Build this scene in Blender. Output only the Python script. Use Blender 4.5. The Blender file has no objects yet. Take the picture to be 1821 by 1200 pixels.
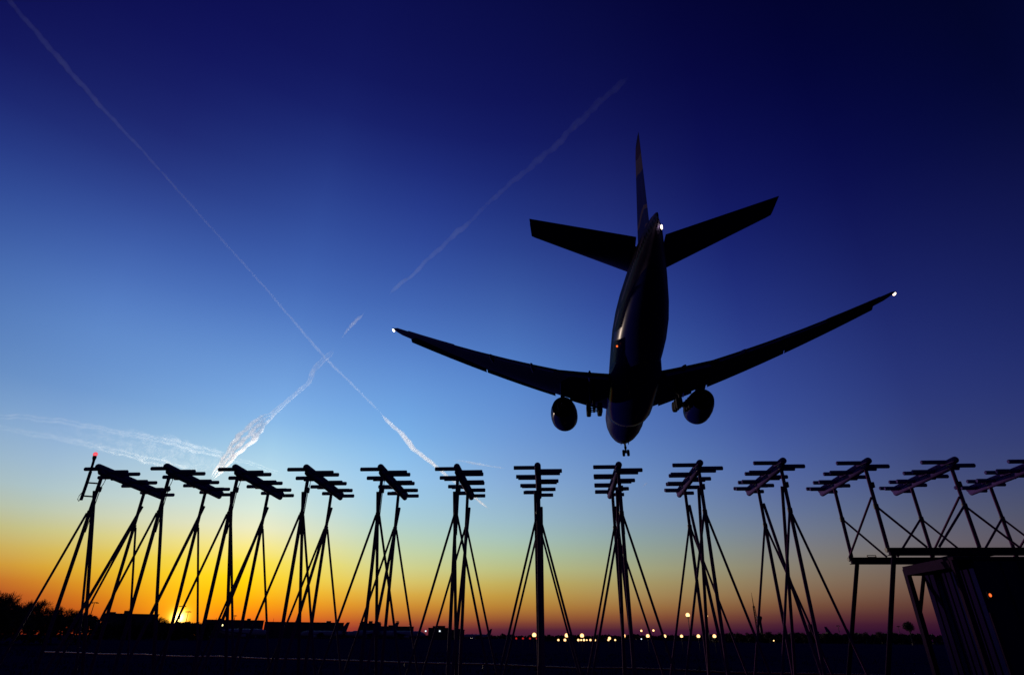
import bpy, bmesh, math, random
from mathutils import Vector, Matrix
from math import radians, sin, cos, pi, atan2, asin, sqrt, tan

scene = bpy.context.scene
COL = scene.collection
random.seed(11)

# ------------------------------------------------------------------ camera
EYE = Vector((0, 0, 1.6))
PITCH, ROLL, YAW, FPX = radians(27.61), radians(0.447), radians(3.8406), 1018.8
F0 = Vector((0, cos(PITCH), sin(PITCH))); U0 = Vector((0, -sin(PITCH), cos(PITCH))); R0 = Vector((1, 0, 0))
RR = cos(ROLL)*R0 + sin(ROLL)*U0
UU = -sin(ROLL)*R0 + cos(ROLL)*U0
RZ = Matrix.Rotation(YAW, 3, 'Z')
CF, CU, CR = RZ @ F0, RZ @ U0, RZ @ RR
CU = RZ @ UU
cam_data = bpy.data.cameras.new('camera')
cam = bpy.data.objects.new('camera', cam_data)
COL.objects.link(cam)
m = Matrix((CR, CU, -CF)).transposed().to_4x4()
m.translation = EYE
cam.matrix_world = m
cam_data.sensor_width = 36
cam_data.lens = FPX/1821*36
cam_data.clip_start = 0.1
cam_data.clip_end = 300000
scene.camera = cam


def bearing(px, py):
    """direction from the eye through a spot measured on the photograph (1821 x 1200)"""
    return (CF + CR*((px-910.5)/FPX) - CU*((py-600)/FPX))


def spot(px, py, dist):
    """world point on that bearing at a given horizontal distance"""
    d = bearing(px, py)
    return EYE + d*(dist/sqrt(d.x*d.x+d.y*d.y))


def aloft(px, py, z):
    d = bearing(px, py)
    return EYE + d*((z-EYE.z)/d.z)


# ------------------------------------------------------------------ sky and sun
SUN_AZ, SUN_EL = radians(-31.24), radians(1.2)      # azimuth from +Y towards +X
SUN_DIR = Vector((sin(SUN_AZ)*cos(SUN_EL), cos(SUN_AZ)*cos(SUN_EL), sin(SUN_EL)))


def lin(c):
    return tuple((v/255/12.92 if v/255 <= .04045 else ((v/255+.055)/1.055)**2.4) for v in c)


ELS = (0.0, 0.5, 1.2, 2, 3, 4, 5, 6, 7.5, 9, 11, 14, 18, 23, 30, 40, 50, 62)
SKY = {   # dusk sky: azimuth -> colour at each elevation
 -120: [(40,18,22),(44,20,24),(48,24,26),(50,28,28),(52,32,32),(52,36,38),(50,38,44),(48,40,48),(44,40,52),(40,38,56),(34,36,60),(28,32,62),(22,28,62),(17,23,60),(12,16,54),(7,9,46),(4,5,38),(3,3,32)],
 -62: [(70,22,14),(85,28,16),(110,40,22),(130,52,28),(145,68,32),(158,90,40),(165,108,52),(162,120,70),(158,138,100),(146,150,130),(130,152,158),(104,138,172),(76,110,165),(52,84,152),(34,56,132),(12,14,84),(6,6,66),(4,4,52)],
 -43: [(100,25,14),(118,34,18),(142,50,26),(165,66,34),(188,98,38),(204,142,50),(208,166,72),(200,182,108),(192,195,150),(178,197,190),(163,190,208),(140,175,214),(108,150,206),(92,134,200),(61,93,169),(28,39,112),(12,15,84),(6,7,64)],
 -27: [(196,60,36),(218,76,36),(240,106,24),(252,146,10),(255,182,2),(255,208,4),(254,222,30),(252,228,92),(246,236,168),(228,236,210),(206,229,226),(176,215,235),(133,182,232),(104,150,214),(68,106,183),(39,61,138),(16,22,92),(7,9,70)],
 -15: [(94,32,52),(122,46,50),(168,84,46),(198,126,46),(216,160,60),(219,190,92),(214,206,126),(206,212,150),(192,213,180),(178,208,202),(162,204,226),(148,196,236),(120,174,230),(98,146,214),(66,103,180),(36,56,136),(15,21,90),(6,8,66)],
 -4: [(60,22,50),(78,30,54),(130,66,50),(168,110,50),(188,142,60),(192,164,80),(190,182,110),(182,192,140),(172,196,170),(160,191,196),(148,183,208),(130,169,215),(108,152,213),(88,134,204),(63,98,172),(32,50,126),(13,18,86),(5,7,62)],
 8: [(52,17,48),(66,24,52),(108,58,52),(144,92,54),(160,126,78),(164,142,92),(164,158,112),(158,164,132),(144,163,152),(134,157,170),(122,150,184),(106,140,192),(86,122,188),(70,106,178),(49,75,154),(29,41,113),(11,15,78),(3,4,54)],
 21: [(42,11,44),(50,15,48),(72,29,50),(102,60,52),(126,92,68),(134,110,86),(134,120,102),(130,126,116),(120,124,134),(106,120,148),(92,110,156),(76,98,160),(60,82,154),(48,68,143),(31,46,122),(14,20,90),(5,6,64),(1,1,44)],
 33: [(34,9,40),(42,12,42),(56,22,44),(78,42,46),(92,62,60),(102,78,74),(104,88,86),(102,92,98),(92,92,108),(82,88,116),(68,78,121),(54,66,122),(42,55,120),(32,44,112),(20,28,94),(6,9,70),(1,2,50),(1,1,38)],
 48: [(22,6,28),(26,8,30),(36,12,36),(46,20,40),(56,32,44),(60,42,52),(62,50,62),(60,54,72),(54,54,82),(48,53,92),(42,50,100),(34,43,102),(26,36,98),(19,27,86),(12,17,70),(1,4,46),(0,2,36),(0,1,30)],
 100: [(14,10,30),(16,12,34),(18,14,38),(20,16,42),(22,18,48),(24,20,54),(25,22,58),(26,24,62),(27,26,68),(28,28,74),(28,30,80),(27,30,84),(25,28,84),(22,25,80),(18,21,74),(12,14,62),(8,9,52),(5,6,46)],
 180: [(14,10,30),(16,12,34),(18,14,38),(20,16,42),(22,18,48),(24,20,54),(25,22,58),(26,24,62),(27,26,68),(28,28,74),(28,30,80),(27,30,84),(25,28,84),(22,25,80),(18,21,74),(12,14,62),(8,9,52),(5,6,46)],
}
world = bpy.data.worlds.new('World')
scene.world = world
world.use_nodes = True
wt = world.node_tree
for n in list(wt.nodes):
    wt.nodes.remove(n)


def wn(t, **kw):
    n = wt.nodes.new(t)
    for k, v in kw.items():
        setattr(n, k, v)
    return n


def wmath(op, a, b=None, c=None):
    n = wn('ShaderNodeMath', operation=op)
    for i, v in enumerate((a, b, c)):
        if v is None:
            continue
        if isinstance(v, (int, float)):
            n.inputs[i].default_value = v
        else:
            wt.links.new(v, n.inputs[i])
    return n.outputs[0]


tc = wn('ShaderNodeTexCoord')
nrm = wn('ShaderNodeVectorMath', operation='NORMALIZE')
wt.links.new(tc.outputs['Generated'], nrm.inputs[0])
sep = wn('ShaderNodeSeparateXYZ')
wt.links.new(nrm.outputs[0], sep.inputs[0])
el = wmath('MULTIPLY', wmath('ARCSINE', sep.outputs[2]), 180/pi)
az = wmath('MULTIPLY', wmath('ARCTAN2', sep.outputs[0], sep.outputs[1]), 180/pi)
# elevation -> ramp position, square root spacing so that the low sky gets most of the ramp
pos = wmath('SQRT', wmath('DIVIDE', wmath('MAXIMUM', el, 0.0), 90.0))


def dense(cols):
    """monotone cubic through the measured colours, resampled to 31 even stops"""
    xs = [sqrt(e/90) for e in ELS]
    n = len(xs)
    h = [xs[i+1]-xs[i] for i in range(n-1)]
    out = []
    chans = []
    for c in range(3):
        ys = [q[c] for q in cols]
        d = [(ys[i+1]-ys[i])/h[i] for i in range(n-1)]
        t_ = [d[0]] + [0 if d[i-1]*d[i] <= 0 else 2*d[i-1]*d[i]/(d[i-1]+d[i]) for i in range(1, n-1)] + [d[-1]]
        chans.append((ys, t_))
    N = 31
    for k in range(N):
        x = xs[-1]*k/(N-1)
        i = 0
        while i < n-2 and xs[i+1] < x: i += 1
        u = (x-xs[i])/h[i]
        v = []
        for ys, t_ in chans:
            v.append((2*u**3-3*u*u+1)*ys[i] + (u**3-2*u*u+u)*h[i]*t_[i] + (3*u*u-2*u**3)*ys[i+1] + (u**3-u*u)*h[i]*t_[i+1])
        out.append((x, lin([max(0, q) for q in v])))
    return out


def ramp(stops):
    r = wn('ShaderNodeValToRGB')
    cr = r.color_ramp
    cr.interpolation = 'LINEAR'
    while len(cr.elements) < len(stops):
        cr.elements.new(0.5)
    for e, (p, c) in zip(cr.elements, stops):
        e.position = p
    for e, (p, c) in zip(cr.elements, stops):
        e.color = (*c, 1)
    wt.links.new(pos, r.inputs[0])
    return r.outputs[0]


keys = sorted(SKY)
cur = None
for i, k in enumerate(keys):
    o = ramp(dense(SKY[k]))
    if cur is None:
        cur = o
    else:
        mr = wn('ShaderNodeMapRange', interpolation_type='LINEAR', clamp=True)
        wt.links.new(az, mr.inputs['Value'])
        mr.inputs['From Min'].default_value = keys[i-1]
        mr.inputs['From Max'].default_value = k
        mx = wn('ShaderNodeMix', data_type='RGBA')
        wt.links.new(mr.outputs[0], mx.inputs['Factor'])
        wt.links.new(cur, mx.inputs['A'])
        wt.links.new(o, mx.inputs['B'])
        cur = mx.outputs['Result']
# light scattered round the sun and the sun's own disc
dt = wn('ShaderNodeVectorMath', operation='DOT_PRODUCT')
wt.links.new(nrm.outputs[0], dt.inputs[0])
dt.inputs[1].default_value = SUN_DIR
ang = wmath('MULTIPLY', wmath('ARCCOSINE', wmath('MINIMUM', dt.outputs['Value'], 0.9999999)), 180/pi)


def glow(sig, col, base):
    g = wmath('EXPONENT', wmath('MULTIPLY', wmath('POWER', wmath('DIVIDE', ang, sig), 1.6), -1.0))
    c = wn('ShaderNodeVectorMath', operation='SCALE')
    c.inputs[0].default_value = col
    wt.links.new(g, c.inputs['Scale'])
    a = wn('ShaderNodeVectorMath', operation='ADD')
    wt.links.new(base, a.inputs[0])
    wt.links.new(c.outputs[0], a.inputs[1])
    return a.outputs[0]


cur = glow(3.0, (0.25, 0.20, 0.0), cur)
cur = glow(0.55, (2.4, 1.5, 0.05), cur)
cur = glow(0.30, (5.0, 4.2, 1.8), cur)
sky = wn('ShaderNodeTexSky')
sky.sky_type = 'NISHITA'
sky.sun_disc = False
sky.sun_elevation = SUN_EL
sky.sun_rotation = SUN_AZ
bg1 = wn('ShaderNodeBackground')
wt.links.new(cur, bg1.inputs[0])
bg1.inputs[1].default_value = 1.0
bg2 = wn('ShaderNodeBackground')
wt.links.new(sky.outputs[0], bg2.inputs[0])
bg2.inputs[1].default_value = 0.002
addw = wn('ShaderNodeAddShader')
wt.links.new(bg1.outputs[0], addw.inputs[0])
wt.links.new(bg2.outputs[0], addw.inputs[1])
wo = wn('ShaderNodeOutputWorld')
wt.links.new(addw.outputs[0], wo.inputs[0])

sl = bpy.data.lights.new('sun', 'SUN')
sl.energy = 2.0
sl.angle = radians(0.53)
sl.color = (1.0, 0.78, 0.60)
sun = bpy.data.objects.new('sun', sl)
COL.objects.link(sun)
sun.rotation_mode = 'QUATERNION'
sun.rotation_quaternion = SUN_DIR.to_track_quat('Z', 'Y')
scene.view_settings.view_transform = 'Standard'
scene.view_settings.look = 'None'
scene.view_settings.exposure = 0
scene.view_settings.gamma = 1
scene.render.engine = 'CYCLES'
scene.cycles.transparent_max_bounces = 24
scene.cycles.volume_bounces = 3


# ------------------------------------------------------------------ materials
def mat(name, col, rough=.6, metal=0.0, var=.25, scale=3.0, bump=0.0, coat=0.0, spec=.5, emit=None, estr=0):
    M = bpy.data.materials.new(name)
    M.use_nodes = True
    t = M.node_tree
    b = t.nodes['Principled BSDF']
    tcx = t.nodes.new('ShaderNodeTexCoord')
    nz = t.nodes.new('ShaderNodeTexNoise')
    nz.inputs['Scale'].default_value = scale
    nz.inputs['Detail'].default_value = 6
    t.links.new(tcx.outputs['Object'], nz.inputs['Vector'])
    mx = t.nodes.new('ShaderNodeMix')
    mx.data_type = 'RGBA'
    mx.inputs['A'].default_value = (*[c*(1-var) for c in col], 1)
    mx.inputs['B'].default_value = (*[min(1, c*(1+var)) for c in col], 1)
    t.links.new(nz.outputs['Fac'], mx.inputs['Factor'])
    t.links.new(mx.outputs['Result'], b.inputs['Base Color'])
    b.inputs['Roughness'].default_value = rough
    b.inputs['Metallic'].default_value = metal
    b.inputs['Specular IOR Level'].default_value = spec
    b.inputs['Coat Weight'].default_value = coat
    b.inputs['Coat Roughness'].default_value = .12
    if bump:
        bp = t.nodes.new('ShaderNodeBump')
        bp.inputs['Strength'].default_value = bump
        t.links.new(nz.outputs['Fac'], bp.inputs['Height'])
        t.links.new(bp.outputs[0], b.inputs['Normal'])
    if emit:
        b.inputs['Emission Color'].default_value = (*emit, 1)
        b.inputs['Emission Strength'].default_value = estr
    return M


def lamp_mat(name, core, rim, s_core, s_rim):
    """lit lamp glass: hot in the middle of the globe, warmer at its rim"""
    M = bpy.data.materials.new(name)
    M.use_nodes = True
    t = M.node_tree
    t.nodes.clear()
    lw = t.nodes.new('ShaderNodeLayerWeight')
    lw.inputs['Blend'].default_value = .5
    a = t.nodes.new('ShaderNodeEmission'); a.inputs[0].default_value = (*core, 1); a.inputs[1].default_value = s_core
    b = t.nodes.new('ShaderNodeEmission'); b.inputs[0].default_value = (*rim, 1); b.inputs[1].default_value = s_rim
    mx = t.nodes.new('ShaderNodeMixShader')
    o = t.nodes.new('ShaderNodeOutputMaterial')
    t.links.new(lw.outputs['Facing'], mx.inputs[0])
    t.links.new(a.outputs[0], mx.inputs[1])
    t.links.new(b.outputs[0], mx.inputs[2])
    t.links.new(mx.outputs[0], o.inputs[0])
    return M


mt = {
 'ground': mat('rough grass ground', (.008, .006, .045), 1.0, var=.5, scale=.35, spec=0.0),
 'asphalt': mat('asphalt', (.010, .010, .012), 1.0, var=.3, scale=8, spec=0),
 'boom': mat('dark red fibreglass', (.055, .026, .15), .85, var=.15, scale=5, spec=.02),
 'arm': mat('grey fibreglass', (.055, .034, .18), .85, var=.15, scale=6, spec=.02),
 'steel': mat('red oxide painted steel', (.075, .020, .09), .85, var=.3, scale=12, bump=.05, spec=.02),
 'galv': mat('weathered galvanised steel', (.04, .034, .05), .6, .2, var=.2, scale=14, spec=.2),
 'rail': mat('glow tinted worn steel rail', (.60, .20, .12), .25, 1.0, var=.6, scale=.9),  # red of the sunset glow is tinted into the steel's own colour
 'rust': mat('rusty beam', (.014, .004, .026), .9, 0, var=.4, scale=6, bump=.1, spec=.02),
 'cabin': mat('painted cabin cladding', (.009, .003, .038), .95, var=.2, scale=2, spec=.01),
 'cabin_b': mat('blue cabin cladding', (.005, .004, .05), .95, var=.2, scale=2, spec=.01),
 'door': mat('door edge with painted orange light', (.07, .008, .003), .5, var=.2, scale=4, spec=.1),  # orange streak of reflected light is put into this edge's base colour
 'black': mat('black rubber', (.008, .008, .02), .9, var=.2, spec=.03),
 'dark': mat('dark metal', (.012, .012, .03), .7, 0, var=.2, spec=.05),
 'white': mat('aircraft white', (.25, .22, .30), .5, 0, var=.05, scale=.5, spec=.1),
 'wing': mat('blue grey underside', (.008, .010, .11), .6, 0, var=.12, scale=1.2, spec=0, coat=.015),
 'navy': mat('navy paint', (.004, .006, .11), .5, 0, var=.1, scale=.6, spec=0, coat=.07),
 'bld': mat('warehouse cladding', (.045, .03, .045), .9, var=.2, scale=.1),
 'roof': mat('roof felt', (.05, .045, .05), .9, var=.2, scale=.2),
 'glass': mat('dark window', (.03, .03, .04), .15, var=.1),
 'bark': mat('winter bark', (.03, .018, .02), .9, var=.3, scale=4, bump=.3),
 'twig': mat('winter twigs', (.03, .016, .02), .9, var=.3, scale=2),
 'hedge': mat('dark hedge twigs', (.018, .014, .016), .95, var=.4, scale=.6),
 'lampw': lamp_mat('warm lamp glass', (1, .62, .26), (1, .28, .04), 2.8, .9),
 'lampc': lamp_mat('cool lamp glass', (.8, .9, 1), (.6, .7, .8), 1.6, .3),
 'lampy': lamp_mat('yellow window lamp', (1, .9, .4), (1, .6, .1), 3, .8),
 'lampr': lamp_mat('dim red lamp glass', (.9, .03, .03), (.4, .01, .02), .55, .1),
 'redhot': lamp_mat('red lamp glass', (1, .10, .13), (.9, .02, .05), 1.5, .7),
 'lampo': lamp_mat('orange lamp glass', (1, .16, .03), (1, .07, .01), 1.6, .5),
 'nav': lamp_mat('navigation lamp', (1, .9, .72), (1, .45, .15), 10, 2.0),
}


# ------------------------------------------------------------------ mesh helpers
class MB:
    def __init__(s):
        s.v, s.f = [], []

    def ring(s, pts):
        i = len(s.v)
        s.v.extend([tuple(p) for p in pts])
        return list(range(i, i+len(pts)))

    def skin(s, rings, caps=True, closed=True):
        ids = [s.ring(r) for r in rings]
        n = len(ids[0])
        for a, b in zip(ids, ids[1:]):
            for k in range(n if closed else n-1):
                s.f.append((a[k], a[(k+1) % n], b[(k+1) % n], b[k]))
        if caps:
            s.f.append(tuple(reversed(ids[0])))
            s.f.append(tuple(ids[-1]))
        return s

    def tube(s, pts, rad, n=10, caps=True):
        pts = [Vector(p) for p in pts]
        if isinstance(rad, (int, float)):
            rad = [rad]*len(pts)
        rings = []
        for i, p in enumerate(pts):
            d = (pts[min(i+1, len(pts)-1)] - pts[max(i-1, 0)]).normalized()
            ref = Vector((0, 0, 1)) if abs(d.z) < .95 else Vector((1, 0, 0))
            a = d.cross(ref).normalized()
            b = d.cross(a).normalized()
            rings.append([p + (a*cos(2*pi*k/n) + b*sin(2*pi*k/n))*rad[i] for k in range(n)])
        return s.skin(rings, caps)

    def box(s, lo, hi):
        x0, y0, z0 = lo
        x1, y1, z1 = hi
        i = len(s.v)
        s.v += [(x0,y0,z0),(x1,y0,z0),(x1,y1,z0),(x0,y1,z0),(x0,y0,z1),(x1,y0,z1),(x1,y1,z1),(x0,y1,z1)]
        s.f += [tuple(i+k for k in q) for q in ((0,3,2,1),(4,5,6,7),(0,1,5,4),(1,2,6,5),(2,3,7,6),(3,0,4,7))]
        return s

    def ball(s, c, r, nu=16, nv=10, sc=(1, 1, 1)):
        rings = []
        for j in range(nv+1):
            t = pi*(j/nv)
            rr = max(sin(t), .002)
            rings.append([(c[0]+r*sc[0]*rr*cos(2*pi*k/nu), c[1]+r*sc[1]*rr*sin(2*pi*k/nu), c[2]-r*sc[2]*cos(t)) for k in range(nu)])
        return s.skin(rings, True)

    def build(s, name, material, parent=None, smooth=True, ang=40, loc=None):
        me = bpy.data.meshes.new(name)
        me.from_pydata([tuple(v) for v in s.v], [], s.f)
        bm = bmesh.new(); bm.from_mesh(me)
        bmesh.ops.recalc_face_normals(bm, faces=bm.faces)
        bm.to_mesh(me); bm.free()
        if smooth:
            me.polygons.foreach_set('use_smooth', [True]*len(me.polygons))
            me.set_sharp_from_angle(angle=radians(ang))
        me.materials.append(material)
        o = bpy.data.objects.new(name, me)
        COL.objects.link(o)
        if parent is not None:
            o.parent = parent
        if loc:
            o.location = loc
        return o


def thing(name, label, cat, loc=(0, 0, 0), rz=0, group=None):
    o = bpy.data.objects.new(name, None)
    o.empty_display_size = .3
    COL.objects.link(o)
    o.location = loc
    o.rotation_euler = (0, 0, rz)
    tag(o, label, cat, group)
    return o


def tag(o, label=None, cat=None, group=None, kind=None):
    if label: o['label'] = label
    if cat: o['category'] = cat
    if group: o['group'] = group
    if kind: o['kind'] = kind
    return o


def kids(o):
    return [c for c in COL.objects if c.parent == o]


def copy_tree(o, parent=None):
    c = o.copy()
    COL.objects.link(c)
    c.parent = parent
    for ch in kids(o):
        copy_tree(ch, c)
    return c


# ------------------------------------------------------------------ setting
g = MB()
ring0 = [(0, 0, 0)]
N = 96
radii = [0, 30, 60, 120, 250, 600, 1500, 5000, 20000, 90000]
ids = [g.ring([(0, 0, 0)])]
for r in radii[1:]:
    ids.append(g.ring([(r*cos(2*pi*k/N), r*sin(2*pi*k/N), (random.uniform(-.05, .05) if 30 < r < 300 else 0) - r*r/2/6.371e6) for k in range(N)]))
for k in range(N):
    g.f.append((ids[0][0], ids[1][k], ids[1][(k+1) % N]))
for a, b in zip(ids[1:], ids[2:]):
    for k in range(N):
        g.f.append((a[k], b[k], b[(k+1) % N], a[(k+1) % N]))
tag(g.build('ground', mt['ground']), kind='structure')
rw = MB()
rw.skin([[(-14, 330, .03), (46, 330, .03)], [(-14, 2900, .03-.5), (46, 2900, .03-.5)]], caps=False, closed=False)
tag(rw.build('runway', mt['asphalt'], smooth=False), kind='structure')


# rough grass between the antennas and the road
def grass_field():
    mb = MB()
    rnd = random.Random(5)
    for i in range(9000):
        y = rnd.uniform(12, 75)
        x = rnd.uniform(-1.1, 1.0)*y
        if 41.5 < y < 47: continue
        h = rnd.uniform(.05, .22)
        a = rnd.uniform(0, pi); w = .05
        dx, dy = cos(a)*w, sin(a)*w
        lx, ly = rnd.uniform(-.06, .06), rnd.uniform(-.06, .06)
        i0 = len(mb.v)
        mb.v += [(x-dx, y-dy, -.02), (x+dx, y+dy, -.02), (x+lx, y+ly, h)]
        mb.f.append((i0, i0+1, i0+2))
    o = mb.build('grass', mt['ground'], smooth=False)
    tag(o, 'rough dark grass growing around the feet of the antenna stands', 'grass', kind='stuff')


grass_field()

# steel pipe rail on short posts crossing the foreground
A, B = Vector((-44, 53.6, 0)), Vector((16, 29.2, 0))
rail = thing('pipe_rail', 'long low steel pipe rail glinting across the dark foreground grass', 'rail', A)
dv = B - A
mb = MB()
segs = 24
pts = [Vector((dv.x*i/segs, dv.y*i/segs, .22 + .025*sin(i*1.7) + .015*sin(i*4.1))) for i in range(segs+1)]
mb.tube(pts, .045, 10)
mb.build('pipe', mt['rail'], rail)
for i in range(0, segs+1, 2):
    p = MB().tube([(pts[i].x, pts[i].y, -.1), (pts[i].x, pts[i].y, pts[i].z-.04)], .035, 8)
    p.build('post', mt['galv'], rail)

# ------------------------------------------------------------------ antenna array
UX = [-13.2, -11.121, -9.047, -6.945, -4.777, -2.592, -.323, 1.93, 4.148, 6.381, 8.622, 10.871, 13.143]
UDZ = [.05, .045, 0, -.025, -.04, -.05, -.04, -.04, -.01, .025, .03, .05, .05]
YN, YF = 16.1, 18.1
HB = 5.9            # boom height at the near cap
DECK = 3.70


def boom_z(y):
    return HB - .027*(y-15.85)


EL = [(16.19, .685), (16.767, .645), (17.259, .605), (17.762, .565), (18.217, .53), (18.614, .495), (18.95, .46)]


def antenna_head(root):
    r = .09
    mb = MB()
    prof = [(-.085, .012), (-.08, .04), (-.06, .066), (-.03, .084), (0, r)]
    pts = [(0, 15.86-YN+a, boom_z(15.86)) for a, b in prof] + [(0, 19.02-YN, boom_z(19.02))]
    rad = [b for a, b in prof] + [r]
    for a, b in ((.03, .083), (.055, .06), (.065, .02)):
        pts.append((0, 19.02-YN+a, boom_z(19.02))); rad.append(b)
    mb.tube(pts, rad, 20)
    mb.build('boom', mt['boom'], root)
    kb = MB()       # lower keel of the boom that carries the lower dipole arms
    kb.tube([(0, 15.93-YN, boom_z(15.93)-.07), (0, 16.0-YN, boom_z(16)-.115), (0, 18.98-YN, boom_z(18.98)-.115), (0, 19.03-YN, boom_z(19)-.08)], [.05, .082, .082, .05], 16)
    kb.build('boom_keel', mt['boom'], root)
    for k, (y, half) in enumerate(EL):
        up = boom_z(y) + .035
        lo = boom_z(y) - .06
        for sgn in (-1, 1):
            high = (sgn < 0) == (k % 2 == 0)
            z = up if high else lo
            ar = MB()
            e = half
            ar.tube([(sgn*.03, y-YN, z), (sgn*(e-.012), y-YN, z), (sgn*e, y-YN, z)], [.056, .056, .046], 14)
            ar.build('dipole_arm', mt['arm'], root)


def pole(root, y, zb, name='support_pole'):
    zt = boom_z(y)-.09
    mb = MB()
    mb.tube([(0, y-YN, zb), (0, y-YN, zt-.07)], .047, 12)
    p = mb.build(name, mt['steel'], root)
    c = MB()
    c.tube([(0, y-YN, zt-.085), (0, y-YN, zt-.05)], .07, 12)
    c.box((-.075, y-YN-.07, zt-.05), (.075, y-YN+.07, zt+.03))
    c.build('head_bracket', mt['galv'], p)
    return p


def feed_cable(root, y, zb):
    """coax from the boom looping down to a small box on the pole"""
    zt = boom_z(y)
    d = y-YN
    MB().tube([(.03, d+.10, zt-.19), (.045, d+.13, zt-.30), (.055, d+.09, zt-.42), (.05, d+.05, zt-.52), (.048, d+.03, zb+.1)], .011, 6).build('feed_cable', mt['black'], root)
    MB().box((.035, d-.05, zt-.66), (.095, d+.05, zt-.52)).build('junction_box', mt['galv'], root, smooth=False)


def collar(parent, y, z):
    MB().tube([(0, y-YN, z-.07), (0, y-YN, z+.05)], .064, 12).build('collar', mt['galv'], parent)


def bar(root, name, a, b, r, n=10):
    return MB().tube([(a[0], a[1]-YN, a[2]), (b[0], b[1]-YN, b[2])], r, n).build(name, mt['steel'], root)


def foot(root, x, y):
    MB().box((x-.13, y-YN-.13, -.1), (x+.13, y-YN+.13, .035)).build('foot_plate', mt['galv'], root, smooth=False)


def ground_stand(root):
    feed_cable(root, YN, 4.0)
    for y, za in ((YN, 4.62), (YF, 4.56)):
        p = pole(root, y, 0)
        collar(p, y, za+.02)
        foot(root, 0, y)
        for sgn in (-1, 1):
            bar(root, 'strut', (sgn*.03, y+.05*sgn, za), (sgn*1.22, y+.05*sgn, 0), .031)
            foot(root, sgn*1.22, y)
    bar(root, 'diagonal_brace', (-.075, YN, 5.26), (-.06, YF, 0.02), .043)
    bar(root, 'diagonal_brace', (.075, YF, 5.20), (.06, YN, 0.02), .043)


def deck_stand(root, left, near=True):
    feed_cable(root, YN, DECK)
    for y, za in ((YN, 4.75), (YF, 4.77)):
        p = pole(root, y, DECK+.012)
        collar(p, y, za)
        for sgn in (-1, 1):
            if sgn < 0 and not left: continue
            bar(root, 'strut', (sgn*.03, y+.045*sgn, za), (sgn*1.0, y+.045*sgn, DECK+.02), .029)
    bar(root, 'diagonal_brace', (-.06, YN, 4.97), (-.06, YF, DECK+.02), .028)


names = ['leftmost, beside the post with the red lamp', 'second from the left in the row, left of the setting sun',
         'third from the left, just right of the setting sun', 'fourth from the left, at the right side of the yellow glow',
         'fifth from the left, below the crossing contrails', 'sixth from the left, a contrail ending behind its arms',
         'seen end on above the four red lamps', 'directly below the nose wheel of the landing airliner',
         'ninth from the left, two tall lamps behind its feet', 'tenth from the left, a thin mast behind its feet',
         'leftmost on the raised steel platform', 'second on the platform, above the dark cabin',
         'cut by the right edge of the photo']
proto = thing('antenna', 'x', 'antenna', (0, YN, 0), 0, 'localizer antennas standing in a row')
antenna_head(proto)
ground_stand(proto)
for i in range(10):
    o = proto if i == 0 else copy_tree(proto)
    o.location = (UX[i], YN, UDZ[i])
    o.rotation_euler = (0, 0, radians(.5*sin(i*2.3)))
    o['label'] = 'antenna on crossed poles, ' + names[i]
proto2 = thing('antenna', 'x', 'antenna', (0, YN, 0), 0, 'localizer antennas standing in a row')
antenna_head(proto2)
deck_stand(proto2, False)
o2 = thing('antenna', 'x', 'antenna', (0, YN, 0), 0, 'localizer antennas standing in a row')
antenna_head(o2)
deck_stand(o2, True)
o3 = copy_tree(o2)
for i, o in ((10, proto2), (11, o2), (12, o3)):
    o.location = (UX[i], YN, .0)
    o['label'] = 'short legged antenna, ' + names[i]

# obstruction light post beside the leftmost antenna
rp = thing('obstruction_light', 'slim post with glowing red lamp on top beside the leftmost antenna', 'warning light', (-13.49, 15.98, 5.02))
MB().tube([(0, 0, 0), (0, 0, .44), (-.01, 0, .82)], .042, 12).build('lower_post', mt['steel'], rp)
MB().tube([(-.01, 0, .82), (-.03, 0, 1.18)], .034, 12).build('upper_post', mt['steel'], rp)
MB().tube([(-.03, 0, 1.16), (-.04, 0, 1.235), (-.045, 0, 1.29)], [.035, .055, .05], 12).build('lamp_base', mt['dark'], rp)
MB().ball((-.048, 0, 1.345), .062, sc=(1, 1, 1.05)).build('red_globe', mt['redhot'], rp)
for z in (.12, .50):
    MB().tube([(0, 0, z), (.27, .06, z-.01)], .022, 8).build('clamp_arm', mt['galv'], rp)
MB().tube([(-.03, 0, .25), (-.10, 0, .12), (-.11, 0, .03), (-.06, 0, -.03), (0, 0, .02)], .009, 6).build('cable', mt['black'], rp)

# ------------------------------------------------------------------ raised platform and cabin
pf = thing('steel_platform', 'raised steel platform of long beams carrying the right hand antennas', 'platform', (8.6, YN, 0))
XE = 19.5
for y, x0, zt in ((YN, 8.60, DECK), (YF, 8.55, DECK)):
    b = MB()
    zt2 = zt
    b.box((x0-8.6, y-YN-.07, zt2-.18), (XE-8.6, y-YN+.07, zt2-.165))
    b.box((x0-8.6, y-YN-.07, zt2-.015), (XE-8.6, y-YN+.07, zt2))
    b.box((x0-8.57, y-YN-.045, zt2-.165), (XE-8.6, y-YN+.045, zt2-.015))
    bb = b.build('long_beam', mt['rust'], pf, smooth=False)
    MB().tube([(x0-8.64, y-YN, zt-.05), (x0-8.605, y-YN, zt-.05)], .06, 10).build('end_bracket', mt['galv'], bb)
for X in (10.9, 11.35, 13.1, 15.3, 17.6, 19.3):
    MB().box((X-8.6-.04, YN-YN+.075, DECK-.15), (X-8.6+.04, YF-YN-.075, DECK-.03)).build('cross_beam', mt['rust'], pf, smooth=False)
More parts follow.
